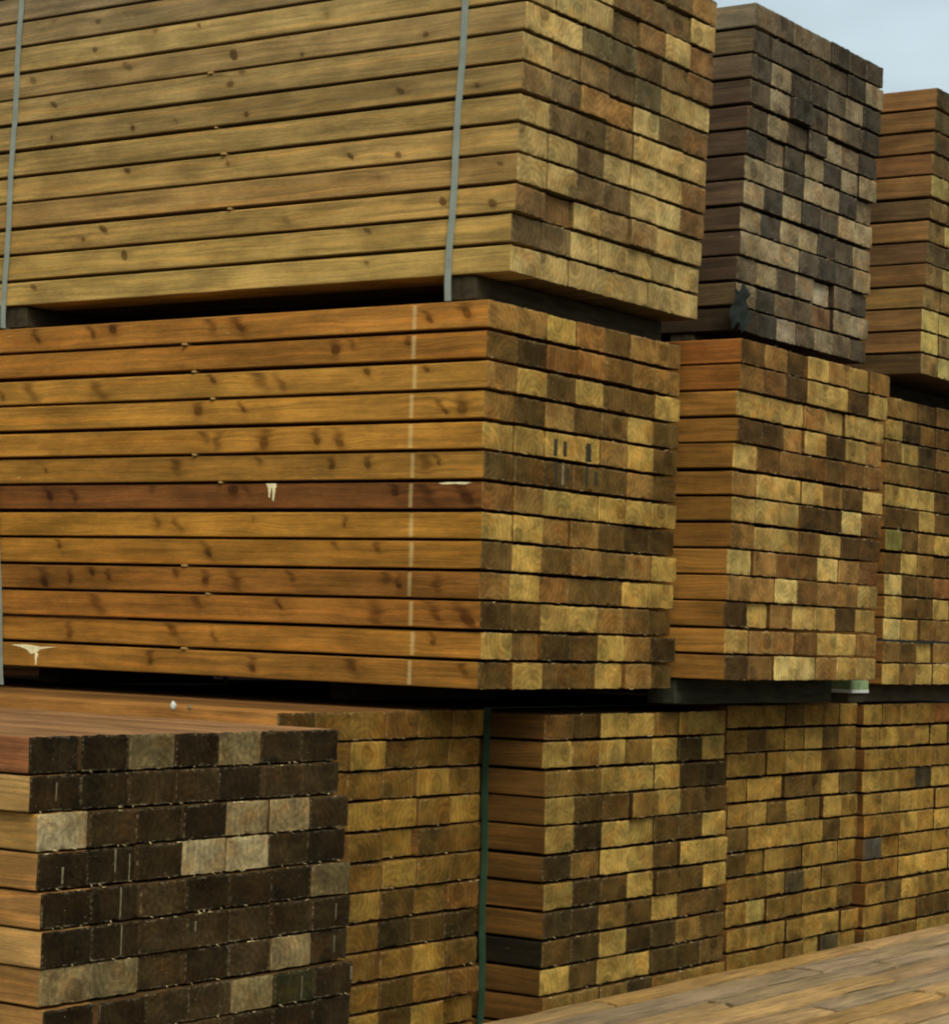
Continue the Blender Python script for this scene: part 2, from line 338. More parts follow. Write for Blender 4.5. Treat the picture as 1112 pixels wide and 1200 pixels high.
def beam_mesh(b, dense):
    """local mesh: x 0..w, y 0..L (y=0 is the seen end), z 0..h"""
    w, h, L = b['w'], b['h'], b['L']; p = PK[b['key']]
    rr = random.Random(hash((b['r'] * 31 + b['c'] * 7 + sum(map(ord, b['key'])) * 101)))
    seed = rr.random()
    R = .0035
    prof = []
    def seg(x0, z0, x1, z1, n):
        for i in range(1, n): prof.append((x0 + (x1 - x0) * i / n, z0 + (z1 - z0) * i / n))
    def arc(cx, cz, a0):
        for i in range(3):
            a = math.radians(a0 + 45 * i); prof.append((cx + R * math.cos(a), cz + R * math.sin(a)))
    arc(w - R, R, -90); seg(w, R, w, h - R, 4)
    arc(w - R, h - R, 0); seg(w - R, h, R, h, 8)
    arc(R, h - R, 90); seg(0, h - R, 0, R, 4)
    arc(R, R, 180); seg(R, 0, w - R, 0, 8)
    N = len(prof)
    V = []; Fc = []; UV = []; FM = []; tone = []; knot = []; mark = []; edge = []
    def add(co, kn=0., mk=0., ed=0.):
        V.append(co); knot.append(kn); mark.append(mk); edge.append(ed); return len(V) - 1
    dirt = {'B0': .9, 'T2': .6}.get(b['key'], rr.uniform(.05, .45))
    # perimeter coordinate
    per = [0]
    for i in range(N):
        a, c = prof[i], prof[(i + 1) % N]; per.append(per[-1] + math.hypot(c[0] - a[0], c[1] - a[1]))
    jag = [rr.gauss(0, .0009) for _ in range(N)]
    zj = [0] * N
    rings = []
    def ring(y, inset, j, kn=0., ed=0.):
        ids = []
        for i, (x, z) in enumerate(prof):
            cx, cz = w / 2, h / 2
            xx = x + (inset if x < cx else -inset) * (1 if abs(x - cx) > w / 2 - R * 1.1 else 0)
            zz = z + (inset if z < cz else -inset) * (1 if abs(z - cz) > h / 2 - R * 1.1 else 0)
            if j: zz += (jag[i] * .9 if abs(z - cz) > h / 2 - R * 1.1 else 0)
            ids.append(add((xx, y + (abs(jag[i]) * j), zz), kn, 0, ed))
        return ids
    col_end = lin(p['pal'].get(b['ch'], p['pal']['m'])); k = rr.uniform(.88, 1.12) * KG
    hue = rr.uniform(-.05, .05)
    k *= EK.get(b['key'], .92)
    lum = .3 * col_end[0] + .6 * col_end[1] + .1 * col_end[2]
    mid = lin(p['pal']['m'])
    cm = {'T1': .12, 'T2': .12, 'B0': .0}.get(b['key'], .06)
    col_end = [c * (1 - cm) + m_ * cm for c, m_ in zip(col_end, mid)]
    if b['key'] == 'B0' and b['ch'] in 'kdg': col_end = [col_end[0] * .86, col_end[1] * .80, col_end[2] * .80]
    dk = max(0., min(1., (.16 - lum) / .13))
    if b['key'] == 'T2': dk *= .35
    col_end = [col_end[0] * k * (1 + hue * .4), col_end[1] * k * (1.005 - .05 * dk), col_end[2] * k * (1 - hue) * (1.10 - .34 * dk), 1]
    sc = p['ov'].get(b['r'], p['side']) if b['c'] == 0 else tuple(v * (.5 if b['key'] == 'B0' else .68) for v in p['side'])  # inner sides darkened: shade between the beams put into the colour
    if b['r'] == 0 and p['top']: sct = p['top']
    else: sct = sc
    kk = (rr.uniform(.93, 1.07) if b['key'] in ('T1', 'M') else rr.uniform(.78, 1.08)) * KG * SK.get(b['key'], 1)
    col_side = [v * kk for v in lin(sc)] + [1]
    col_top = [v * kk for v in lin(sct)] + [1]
    e0 = ring(0.0, .0016, 1.2, dirt, 1.0)
    e1 = ring(0.0022, 0, 1.0)
    ys = [0.0022, .05, .35, 1.0, L - .002]
    # end cap: an inner ring and a centre so that the frayed edge stays narrow
    inner = []
    for i, (x, z) in enumerate(prof):
        fx = max(.008, min(w - .008, x)); fz = max(.008, min(h - .008, z))
        inner.append(add((fx, rr.gauss(0, .0004), fz), dirt, 0, .15))
    ctr = add((w / 2, 0, h / 2), dirt, 0, 0)
    for i in range(N):
        j = (i + 1) % N
        Fc.append((e0[j], e0[i], inner[i], inner[j])); UV.append([(V[q][0], V[q][2]) for q in Fc[-1]]); FM.append(1); tone += col_end
        Fc.append((inner[j], inner[i], ctr)); UV.append([(V[q][0], V[q][2]) for q in Fc[-1]]); FM.append(1); tone += col_end
        Fc.append((e0[i], e0[j], e1[j], e1[i])); UV.append([(V[q][0], V[q][2]) for q in Fc[-1]]); FM.append(1); tone += col_end
    prev = e1
    left = [i for i in range(N) if (prof[i][0] < 1e-6 and prof[(i + 1) % N][0] < 1e-6)]
    for s in range(1, len(ys)):
        cur = ring(ys[s], 0, 0)
        if s == len(ys) - 1: last = cur
        for i in range(N):
            j = (i + 1) % N
            if dense and i in left: continue
            Fc.append((prev[i], prev[j], cur[j], cur[i]))
            UV.append([(ys[s - 1], per[i]), (ys[s - 1], per[i + 1]), (ys[s], per[i + 1]), (ys[s], per[i])]); FM.append(0)
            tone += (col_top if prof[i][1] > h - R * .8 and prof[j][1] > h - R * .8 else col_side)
        prev = cur
    Fc.append(tuple(last)); UV.append([(V[q][0], V[q][2]) for q in last]); FM.append(1); tone += col_end
    if dense:
        ks = list(KN.get((b['key'], b['r']), []))
        for _ in range(3): ks.append((rr.uniform(2.0, 2.9), rr.uniform(.015, .06), rr.uniform(.6, 1.4)))
        kd = []
        for (u, z, s) in ks: kd.append((u, z, s * (1.35 if b['key'] == 'M' else 1.45), rr.uniform(-.95, .05), rr.uniform(.8, 1.4), rr.uniform(.45, 1) * (.92 if b['key'] == 'M' else 1)))
        z0, z1 = R, h - R; nz = 11; st = STRIPE.get(b['r']) if b['key'] == 'M' else None
        us = []; u = .0022
        while u < 2.15: us.append(u); u += .0042
        us += [2.3, 2.6, L - .002]
        grid = []
        for u in us:
            row = []
            for i in range(nz + 1):
                z = z0 + (z1 - z0) * i / nz; kv = 0; ph = 0
                for (ku, kz, s, tilt, asp, cs) in kd:
                    du = u - ku
                    if abs(du) > .09: continue
                    dz = z - kz; du2 = du + dz * tilt
                    a = (du2 / (.0075 * s * asp)) ** 2 + (dz / (.0075 * s)) ** 2
                    kv = max(kv, cs * max(0, min(1, 1.55 - a * .9)))
                    a2 = ((du2 + .006 * math.sin(z * 160 + ku * 40)) / (.015 * s)) ** 2 + ((dz - .012) / (.026 * s)) ** 2
                    kv = max(kv, (.60 if b['key'] == 'M' else .22) * min(1, s) * math.exp(-a2))
                    a3 = (du2 / (.035 * s)) ** 2 + (dz / (.014)) ** 2
                    kv = max(kv, .36 * math.exp(-a3))
                mk = 0
                if st is not None:
                    mk = max(0, 1 - (abs(u - st) / .0075) ** 4) if abs(u - st) < .0075 else 0
                xo = -.0006 * kv if 0 < i < nz else 0
                row.append(add((xo, u, z), min(kv, 1), mk))
            grid.append(row)
        for a in range(len(us) - 1):
            for i in range(nz):
                Fc.append((grid[a][i], grid[a][i + 1], grid[a + 1][i + 1], grid[a + 1][i]))
                za, zb = z0 + (z1 - z0) * i / nz, z0 + (z1 - z0) * (i + 1) / nz
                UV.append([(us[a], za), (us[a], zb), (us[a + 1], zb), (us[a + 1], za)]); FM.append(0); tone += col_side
    # frayed splinters hanging at the sawn edge
    for _ in range(rr.choice([0, 1, 1, 2, 3]) + (1 if b['key'] == 'B0' else 0)):
        sx = rr.uniform(.01, w - .01); top = rr.random() < .4
        sz = h - .001 if top else .001
        ln = rr.uniform(.004, .012); wd = rr.uniform(.0008, .002); dx = rr.uniform(-.008, .008)
        base = len(V)
        tipz = sz + (ln * .25 if top else -ln * .4)
        for co in ((sx - wd, .001, sz), (sx + wd, .001, sz), (sx, .003, sz + .0015), (sx + dx, -ln * .7, tipz)):
            add(co, 0, 0, .2)
        for f in ((0, 1, 3), (1, 2, 3), (2, 0, 3)):
            Fc.append(tuple(base + q for q in f)); UV.append([(V[q][0], V[q][2]) for q in Fc[-1]]); FM.append(1)
            tone += [.42, .33, .17, 1]
    return V, Fc, UV, FM, tone, knot, mark, edge, seed

# ---- which beams show largest in the photograph
bv = []; bp = []; own = []
for i, b in enumerate(BEAMS):
    s = len(bv)
    for dx in (0, b['w']):
        for dy in (0, b['L']):
            for dz in (0, b['h']): bv.append((b['x'] + dx, b['y'] + dy, b['z'] + dz))
    for f in ((0, 1, 3, 2), (4, 6, 7, 5), (0, 4, 5, 1), (2, 3, 7, 6), (0, 2, 6, 4), (1, 5, 7, 3)):
        bp.append([s + q for q in f]); own.append(i)
tree = BVHTree.FromPolygons(bv, bp)
hits = [0] * len(BEAMS); camp = Vector((0, 0, H0))
for py in range(2, 1200, 4):
    for px in range(2, 1112, 4):
        h = tree.ray_cast(camp, ray(px, py).normalized())
        if h[2] is not None: hits[own[h[2]]] += 1
order = sorted(range(len(BEAMS)), key=lambda i: -hits[i])
single = set(i for i in order[:300] if hits[i] > 0)
VISIBLE = sum(1 for x in hits if x)
print('beams', len(BEAMS), 'visible', VISIBLE)

ORD = ['', 'first', 'second', 'third', 'fourth', 'fifth', 'sixth', 'seventh', 'eighth', 'ninth', 'tenth', 'eleventh', 'twelfth', 'thirteenth']
TW = dict(l='pale yellowish', w='palest', m='brown', d='dark brown', k='almost black', r='reddish brown', o='orange', g='greenish dark', s='grey')
def beam_label(b):
    p = PK[b['key']]; t = TW[b['ch']]
    row = ORD[b['r'] + 1] + ' row down' if p['count'] == 'top' else ORD[13 - b['r']] + ' row up'
    if b['c'] == 0: return '%s-ended long corner beam, %s, %s' % (t, row, p['desc'])
    return '%s beam end %s from the corner, %s, %s' % (t, ORD[b['c'] + 1], row, p['desc'])
GRP = {k: 'beams stacked in the ' + p['desc'] for k, p in PK.items()}
OBJ = {}
S = dict(V=[], F=[], UV=[], FM=[], tone=[], knot=[], mark=[], edge=[], seed=[])
for i, b in enumerate(BEAMS):
    dense = b['c'] == 0 and b['key'] in ('T1', 'M')
    V, Fc, UV, FM, tone, knot, mark, edge, seed = beam_mesh(b, dense)
    if i in single:
        o = mesh_obj('sawn_timber', V, Fc, [SIDE, END], None, FM, UV,
                     dict(tone=('FLOAT_COLOR', 'FACE', tone), knot=('FLOAT', 'POINT', knot), mark=('FLOAT', 'POINT', mark),
                          edge=('FLOAT', 'POINT', edge), seed=('FLOAT', 'FACE', [seed] * len(Fc))))
        o.location = (b['x'], b['y'], b['z']); o.rotation_euler = (RND.uniform(-.0008, .0009), 0, b['rz'])
        tag(o, beam_label(b), 'timber', GRP[b['key']]); OBJ[(b['key'], b['r'], b['c'])] = o
    else:
        s = len(S['V'])
        S['V'] += [(x + b['x'], y + b['y'], z + b['z']) for x, y, z in V]
        S['F'] += [tuple(q + s for q in f) for f in Fc]; S['UV'] += UV; S['FM'] += FM; S['tone'] += tone
        S['knot'] += knot; S['mark'] += mark; S['edge'] += edge; S['seed'] += [seed] * len(Fc)
# added rear packs, unseen, crosswise in two tiers, stop light leaking through the gaps
q = random.Random(77)
for tier, (zb, nr) in enumerate(((.09, 13), (.09 + 13 * .08 + .0005, 13))):
    for cx in (2.9, 6.6):
        for r in range(nr):
            for c in range(2):
                sh = lin((q.uniform(90, 135), q.uniform(70, 92), q.uniform(34, 50)))
                x0, x1 = cx + q.uniform(-.01, .01), cx + 3.6 + q.uniform(-.01, .01)
                y0 = 6.75 + c * .152 + q.uniform(-.004, .004); y1 = y0 + .15; z0 = zb + r * .08; z1 = z0 + .0796; e = .002
                s0 = len(S['V']); sd_ = q.random()
                for xx in (x0, x1):
                    for (yy_, zz_) in ((y0 + e, z0), (y1 - e, z0), (y1, z0 + e), (y1, z1 - e), (y1 - e, z1), (y0 + e, z1), (y0, z1 - e), (y0, z0 + e)):
                        S['V'].append((xx, yy_, zz_)); S['knot'].append(0); S['mark'].append(0); S['edge'].append(0)
                fs = [(s0 + i, s0 + (i + 1) % 8, s0 + 8 + (i + 1) % 8, s0 + 8 + i) for i in range(8)] + [tuple(s0 + 7 - i for i in range(8)), tuple(s0 + 8 + i for i in range(8))]
                for k_, f in enumerate(fs):
                    S['F'].append(f); S['UV'].append([(S['V'][m_][0], S['V'][m_][2] + S['V'][m_][1]) if k_ < 8 else (S['V'][m_][1], S['V'][m_][2]) for m_ in f])
                    S['FM'].append(0 if k_ < 8 else 1); S['tone'] += sh + [1]; S['seed'].append(sd_)
o = mesh_obj('sawn_timber', S['V'], S['F'], [SIDE, END], None, S['FM'], S['UV'],
             dict(tone=('FLOAT_COLOR', 'FACE', S['tone']), knot=('FLOAT', 'POINT', S['knot']), mark=('FLOAT', 'POINT', S['mark']),
                  edge=('FLOAT', 'POINT', S['edge']), seed=('FLOAT', 'FACE', S['seed'])))
tag(o, 'smaller stacked beams of farther packs and added rear row, brown and pale sawn ends', 'timber', None, 'stuff')

# ------------------------------------------------------------------ generic shapes
def box_part(V, Fc, x0, x1, y0, y1, z0, z1, ch=.003):
    """chamfered box appended to lists"""
    s = len(V)
    for z, i in ((z0, ch), (z0 + ch, 0), (z1 - ch, 0), (z1, ch)):
        a, b_, c, d = x0 + i, x1 - i, y0 + i, y1 - i
        k = ch
        if i: pts = [(a, c), (b_, c), (b_, d), (a, d)]; pts = [(a, c), (a + 0, c), (b_, c), (b_, c), (b_, d), (b_, d), (a, d), (a, d)]
        pts = [(a + k, c), (b_ - k, c), (b_, c + k), (b_, d - k), (b_ - k, d), (a + k, d), (a, d - k), (a, c + k)]
        V += [(x, y, z) for x, y in pts]
    for l in range(3):
        for i in range(8):
            j = (i + 1) % 8
            Fc.append((s + l * 8 + i, s + l * 8 + j, s + l * 8 + 8 + j, s + l * 8 + 8 + i))
    Fc.append(tuple(s + 7 - i for i in range(8))); Fc.append(tuple(s + 24 + i for i in range(8)))

def block(name, x0, x1, y0, y1, z0, z1, mat, label, cat, group=None, rz=0.0, ch=.004):
    V = []; Fc = []
    cx, cy = (x0 + x1) / 2, (y0 + y1) / 2
    box_part(V, Fc, x0 - cx, x1 - cx, y0 - cy, y1 - cy, 0, z1 - z0, ch)
    o = mesh_obj(name, V, Fc, [mat]); o.location = (cx, cy, z0); o.rotation_euler = (0, 0, rz)
    return tag(o, label, cat, group)

def pk_y(p, row): return p['o'].y + p['sy'] * row
def pk_top(k): return PK[k]['o'].z + H0
def pk_bot(k): return PK[k]['o'].z + H0 - 13 * PK[k]['pitch']

# bearers between the packs
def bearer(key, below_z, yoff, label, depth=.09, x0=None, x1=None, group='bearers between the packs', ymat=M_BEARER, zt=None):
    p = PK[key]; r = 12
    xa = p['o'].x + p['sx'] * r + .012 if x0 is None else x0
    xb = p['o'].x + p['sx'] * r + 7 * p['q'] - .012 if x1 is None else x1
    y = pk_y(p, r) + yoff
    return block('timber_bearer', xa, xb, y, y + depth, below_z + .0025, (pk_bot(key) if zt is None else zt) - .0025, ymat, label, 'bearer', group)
u_near = plane_hit(PK['T1'], 536, 338)[1]; u_far = plane_hit(PK['T1'], 14, 366)[1]
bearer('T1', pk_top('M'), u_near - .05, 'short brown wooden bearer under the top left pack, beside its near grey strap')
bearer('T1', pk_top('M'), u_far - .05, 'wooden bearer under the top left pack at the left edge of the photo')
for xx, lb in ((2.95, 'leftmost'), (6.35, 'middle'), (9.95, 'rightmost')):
    block('timber_bearer', xx, xx + .12, 6.7, 7.1, .002, .0885, M_BEARER, 'ground bearer under the added rear crosswise packs, %s of three' % lb, 'bearer', 'bearers on the ground')
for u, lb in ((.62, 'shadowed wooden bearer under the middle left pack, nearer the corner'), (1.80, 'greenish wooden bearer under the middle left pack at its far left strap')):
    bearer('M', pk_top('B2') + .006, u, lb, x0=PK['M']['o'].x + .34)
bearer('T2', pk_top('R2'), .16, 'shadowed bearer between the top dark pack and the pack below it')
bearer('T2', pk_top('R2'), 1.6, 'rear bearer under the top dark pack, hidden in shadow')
bearer('T3', pk_top('R3'), .24, 'dark bearer in the gap under the top right pack', x1=9.3)  # lengthened past the pack to block light through the gap
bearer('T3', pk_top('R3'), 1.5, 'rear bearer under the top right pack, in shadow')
bearer('R2', pk_top('B3'), 1.3, 'rear bearer under the middle pack behind the dark grey one', x0=6.36, x1=7.72)  # extra length added beyond the pack, unseen, against light from behind
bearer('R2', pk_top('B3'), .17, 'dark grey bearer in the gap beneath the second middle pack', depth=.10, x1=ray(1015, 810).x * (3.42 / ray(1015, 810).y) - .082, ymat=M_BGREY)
bearer('R3', pk_top('B4') + .001, .08, 'dark bearer in the gap under the middle pack at right edge', x1=9.7)  # drawn out past the pack so no light shows under it
bearer('R3', pk_top('B4') + .001, 1.5, 'rear bearer under the right edge middle pack', x0=7.76, x1=9.2)  # unseen extra length closes the gap to light at the back
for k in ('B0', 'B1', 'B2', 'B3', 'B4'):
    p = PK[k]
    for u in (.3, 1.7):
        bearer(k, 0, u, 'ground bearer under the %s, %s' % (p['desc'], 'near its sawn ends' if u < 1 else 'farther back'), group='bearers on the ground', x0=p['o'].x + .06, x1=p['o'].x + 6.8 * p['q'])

# pale green block with white lower edge, in the gap
r = ray(1015, 810); w_ = r * (3.42 / r.y)
bl = block('painted_block', w_.x - .075, w_.x + .065, 3.44, 3.53, pk_top('B3') + .044, pk_bot('R2') - .003, M_PGREEN, 'pale green painted block with white lower edge in gap under middle pack', 'block')
V = []; Fc = []; box_part(V, Fc, -.071, .066, -.047, .045, -.0085, .003, .001)
mesh_obj('white_edge', V, Fc, [M_WHITE], bl)
V = []; Fc = []; box_part(V, Fc, -.06, .06, -.03, .04, -.0415, -.009, .001)
mesh_obj('packing_shim', V, Fc, [M_BEARER], bl)

# thin spacer laths between rows, ends showing on the long sides
def lath(key, r, u, label):
    p = PK[key]
    z0 = p['o'].z + H0 - (r + 1) * p['pitch'] - .0062 - .0008; z1 = z0 + .0066
    x = p['o'].x + p['sx'] * r - RND.uniform(0, .006); y = pk_y(p, r) + u
    x1 = p['o'].x + 7 * p['q'] - .02
    V = []; Fc = []; wd = RND.uniform(.010, .02); box_part(V, Fc, 0, x1 - x, 0, wd, 0, z1 - z0, .0012)
    o = mesh_obj('spacer_lath', V, Fc, [M_LATH]); o.location = (x, y, z0); o.rotation_euler = (0, 0, RND.uniform(-.01, .01))
    tag(o, label, 'lath', 'thin spacer laths between the beam rows')
for r in (0, 1, 2, 4, 5, 8, 9, 11):
    u = plane_hit(PK['M'], 246 + RND.uniform(-30, 22), 405 + r * 33)[1]
    lath('M', r, u, 'pale lath end below the %s row of the middle left pack' % ORD[r + 1])
for r in (4, 6, 7, 9):
    u = plane_hit(PK['T1'], 280 + RND.uniform(-40, 40), 60 + (r - 4) * 34)[1]
    lath('T1', r, u, 'lath end under the %s row up of the top left pack' % ORD[13 - r])

# ------------------------------------------------------------------ straps
def strap(key, u, width, mat, label, zlow, tilt=0.0, rows=(0, 13), th=.0012, ncol=7, bulge=.0):
    p = PK[key]; x_l = lambda r: p['o'].x + p['sx'] * r + min(p['rowx'].get(r, 0), 0) - .0065
    x_r = lambda r: p['o'].x + p['sx'] * r + ncol * p['q'] + .0045
    zt = p['o'].z + H0
    path = []
    y0 = p['o'].y + u
    n = 26
    for i in range(n + 1):
        z = zlow + (zt + .002 - zlow) * i / n; r = min(12.5, max(0, (zt - z) / p['pitch']))
        path.append((x_l(r) - .0015 * abs(math.sin(i * 1.9)), y0 + p['sy'] * r + tilt * (z - zlow) + .002 * math.sin(i * .7), z))
    path.append((x_r(0), y0, zt + .002))
    for i in range(n, -1, -1):
        z = zlow + (zt - zlow) * i / n; r = min(12.5, max(0, (zt - z) / p['pitch']))
        path.append((x_r(r), y0 + p['sy'] * r, z))
    V = []; Fc = []; ox, oy, oz = path[0]
    for k, (x, y, z) in enumerate(path):
        side = -1 if k <= n else 1
        for dy, t in ((-width / 2, 0), (width / 2, 0), (width / 2, th), (-width / 2, th)):
            tx, tz = (side * t, 0) if not (k == n or k == n + 1) else (side * t, t)
            V.append((x + tx - ox, y + dy - oy, z + tz - oz))
    m = len(path)
    for k in range(m - 1):
        a, b_ = k * 4, (k + 1) * 4
        for i in range(4):
            j = (i + 1) % 4; Fc.append((a + i, a + j, b_ + j, b_ + i))
    # closing run below
    a, b_ = (m - 1) * 4, 0
    for i in range(4):
        j = (i + 1) % 4; Fc.append((a + i, a + j, b_ + j, b_ + i))
    o = mesh_obj('pack_strap', V, Fc, [mat]); o.location = (ox, oy, oz)
    return tag(o, label, 'strap', 'straps round the packs')
strap('T1', plane_hit(PK['T1'], 538, 175)[1], .021, M_STRAP, 'pale grey strap down the top left pack near its corner', pk_top('M') + .0012)
strap('T1', plane_hit(PK['T1'], 17, 190)[1], .021, M_STRAP, 'pale grey strap down the top left pack by the photo edge', pk_top('M') + .0012)
strap('M', plane_hit(PK['M'], 6, 745)[1], .021, M_STRAP, 'grey strap at the far left edge of the middle left pack', pk_top('B2') + .008, tilt=.075)
strap('B2', plane_hit(PK['B2'], 571, 900)[1], .022, M_GREEN, 'dark green strap running down beside the bottom middle pack', .09)

# ------------------------------------------------------------------ stains, droppings (parts of the beams they mark)
def blob(parent, name, outline, mat, face='side', th=.0012):
    """small raised patch on a beam; outline in the beam's own coordinates"""
    V = []; Fc = []; n = len(outline)
    cu = sum(q[0] for q in outline) / n; cv = sum(q[1] for q in outline) / n
    def co(u, v, t): return (-t, u, v) if face == 'side' else (u, -t, v)
    for (u, v) in outline: V.append(co(u, v, -.0005))
    for (u, v) in outline: V.append(co(cu + (u - cu) * .85, cv + (v - cv) * .85, th))
    for i in range(n):
        j = (i + 1) % n; Fc.append((i, j, n + j, n + i))
    Fc.append(tuple(n + i for i in range(n)))
    return mesh_obj(name, V, Fc, [mat], parent)
rr = random.Random(5)
def streak(parent, name, u, v0, v1, w0, w1, mat, face):
    n = 9; L_ = []; R_ = []
    for i in range(n):
        t = i / (n - 1); v = v0 + (v1 - v0) * t; w = w0 + (w1 - w0) * t + rr.uniform(-.12, .12) * w0
        c = u + rr.uniform(-.08, .08) * w0
        L_.append((c - w / 2, v)); R_.append((c + w / 2, v))
    return blob(parent, name, L_ + R_[::-1], mat, face)
def side_u(key, px, py): return plane_hit(PK[key], px, py)[1]
b6 = OBJ[('M', 6, 0)]
u = side_u('M', 320, 578)
streak(b6, 'bird_dropping', u, .071, .056, .036, .030, M_DROP, 'side')
streak(b6, 'bird_dropping', u - .008, .057, .020, .010, .005, M_DROP, 'side')
streak(b6, 'bird_dropping', u + .007, .057, .030, .009, .004, M_DROP, 'side')
u = side_u('M', 536, 570)
blob(b6, 'bird_dropping', [(u - .055, .069), (u - .02, .071), (u + .03, .071), (u + .06, .068), (u + .045, .064), (u, .066), (u - .035, .064)], M_DROP)
b12 = OBJ[('M', 12, 0)]
u = side_u('M', 40, 768)
blob(b12, 'bird_dropping', [(u - .11, .064), (u - .03, .061), (u + .03, .067), (u + .10, .064), (u + .06, .058), (u + .03, .050), (u + .012, .036), (u - .012, .040), (u - .03, .052), (u - .06, .058)], M_DROP)
streak(b12, 'bird_dropping', u - .012, .042, .004, .012, .005, M_DROP, 'side')
for (r, c, lst) in ((4, 2, [(.05, .055, .006, .014), (.10, .052, .006, .014)]), (4, 3, [(.085, .058, .004, .022)]),
                    (5, 2, [(.062, .072, .010, .012), (.12, .06, .02, .010)]), (5, 3, [(.07, .07, .01, .010), (.12, .06, .02, .010)])):
    o = OBJ.get(('M', r, c))
    if o:
        for (uu, v0, v1, wd) in lst: streak(o, 'dark_stain', uu, v0, v1, wd * 1.3, wd * 1.5, M_TAR, 'end')
o = OBJ.get(('M', 5, 2))
if o: streak(o, 'pale_scrape', .098, .072, .006, .010, .011, M_DRIP, 'end')
for (r, c, uu, v0, v1, wd) in ((3, 0, .072, .045, .008, .008), (3, 1, .085, .072, .02, .006), (3, 1, .130, .06, .0, .004), (4, 1, .09, .072, .004, .005),
                               (5, 1, .092, .07, .004, .004), (5, 3, .028, .06, .035, .006), (1, 0, .075, .06, .02, .004), (0, 4, .05, .05, .0, .003),
                               (5, 6, .09, .06, .02, .004), (6, 6, .095, .06, .02, .004), (7, 5, .10, .06, .005, .003), (7, 6, .14, .065, .03, .007)):
    o = OBJ.get(('B0', r, c))
    if o: streak(o, 'pale_drip', uu, v0, v1, wd * .75, wd * .45, M_DRIP, 'end')

# ------------------------------------------------------------------ small loose things
def crumple(name, loc, size, mat, label, cat, seed, nseg=14):
    q = random.Random(seed); V = []; Fc = []; n = nseg
    for i in range(n + 1):
        for j in range(n + 1):
            a, b_ = i / n - .5, j / n - .5
            V.append((a * size[0] * (1 + .3 * math.sin(b_ * 7 + seed)), math.sin(a * 11 + b_ * 5 + seed) * size[1] * .3 + math.sin(b_ * 17 - a * 7) * size[1] * .2 + q.gauss(0, size[1] * .05), b_ * size[2] * (1 + .25 * math.sin(a * 9))))
    for i in range(n):
        for j in range(n):
            if q.random() < .05 and (i in (0, n - 1) or j in (0, n - 1)): continue
            a = i * (n + 1) + j; Fc.append((a, a + n + 1, a + n + 2, a + 1))
    o = mesh_obj(name, V, Fc, [mat], smooth=True); o.location = loc
    md = o.modifiers.new('thickness', 'SOLIDIFY'); md.thickness = .0015
    return tag(o, label, cat)
r = ray(868, 360); w_ = r * (3.500 / r.y)
crumple('plastic_scrap', (w_.x, w_.y, w_.z + H0), (.11, .010, .13), M_PLASTIC, 'torn black plastic scrap stuck to lower corner of top dark pack', 'plastic scrap', 3)
def pebble(name, px, py, x_at, s, mat, label, cat):
    r = ray(px, py); w = r * (x_at / r.x); V = []; Fc = []; q = random.Random(px)
    n, m = 10, 6
    for i in range(m + 1):
        for j in range(n):
            t = math.pi * i / m; a = 2 * math.pi * j / n; k = s * (1 + q.uniform(-.18, .18))
            V.append((k * math.sin(t) * math.cos(a), k * math.sin(t) * math.sin(a) * .8, k * 1.2 * math.cos(t)))
    for i in range(m):
        for j in range(n):
            a = i * n + j; b_ = i * n + (j + 1) % n; Fc.append((a, b_, b_ + n, a + n))
    o = mesh_obj(name, V, Fc, [mat], smooth=True); o.location = (w.x, w.y, w.z + H0)
    return tag(o, label, cat)
pebble('paper_scrap', 203, 827, 4.575, .009, M_WHITE, 'small white crumpled scrap lying above the front dark-ended pack, left of two', 'scrap')
pebble('paper_scrap', 222, 829, 4.580, .006, M_DRIP, 'tiny cream crumb lying above the front dark-ended pack, right of two', 'scrap')

# ------------------------------------------------------------------ low pile of weathered boards in front
def board_material():
    m, nt, b = mat_new('weathered_board'); n = NB(nt)
    uv = nt.nodes.new('ShaderNodeUVMap').outputs[0]; x, y, _ = n.sep(uv)
    tone = n.attr('tone', 'Color'); z = n.math('MULTIPLY', n.attr('seed'), 71.0)
    def P(sx, sy, off=0.0): return n.comb(n.math('MULTIPLY', x, sx), n.math('MULTIPLY', y, sy), n.math('ADD', z, off))
    g = n.noise(P(2.2, 70), 1, 4, .65); g2 = n.noise(P(9, 160, 3), 1, 3, .7); bl = n.noise(P(3.2, 9, 5), 1, 4, .6); gp = n.noise(P(1.6, 5, 9), 1, 3)
    v = n.math('MULTIPLY', n.rmp(g, .3, .7, .72, 1.18), n.rmp(g2, .3, .7, .72, 1.2))
    v = n.math('MULTIPLY', v, n.rmp(bl, .3, .7, .75, 1.15))
    col = n.mix(1, tone, n.comb(v, v, v), 'MULTIPLY')
    grey = n.mix(1, col, (.93, .92, 1.12), 'MULTIPLY')
    col = n.mix(n.rmp(gp, .42, .6, 0, .85), col, grey)
    pt = n.rmp(n.noise(P(7, 28, 15), 1, 3, .6), .62, .72, 0, .7)
    col = n.mix(pt, col, n.mix(1, col, (.42, .34, .26), 'MULTIPLY'))
    cr = n.rmp(n.noise(P(1.6, 90, 25), 1, 2, .6), .62, .69, 0, .85)
    col = n.mix(cr, col, (.03, .022, .014))
    nt.links.new(col, b.inputs['Base Color'])
    nt.links.new(n.rmp(bl, .3, .7, .6, .85), b.inputs['Roughness']); b.inputs['Specular IOR Level'].default_value = .25
    nt.links.new(n.bump(n.math('ADD', g, g2), .9, .005), b.inputs['Normal'])
    return m
BOARD = board_material()
ZB = H0 - 1.04
yy = 3.478; bi = 0; q = random.Random(8)
BW = [.11, .13, .105, .135, .12, .115, .13, .11, .14, .11, .12, .13]
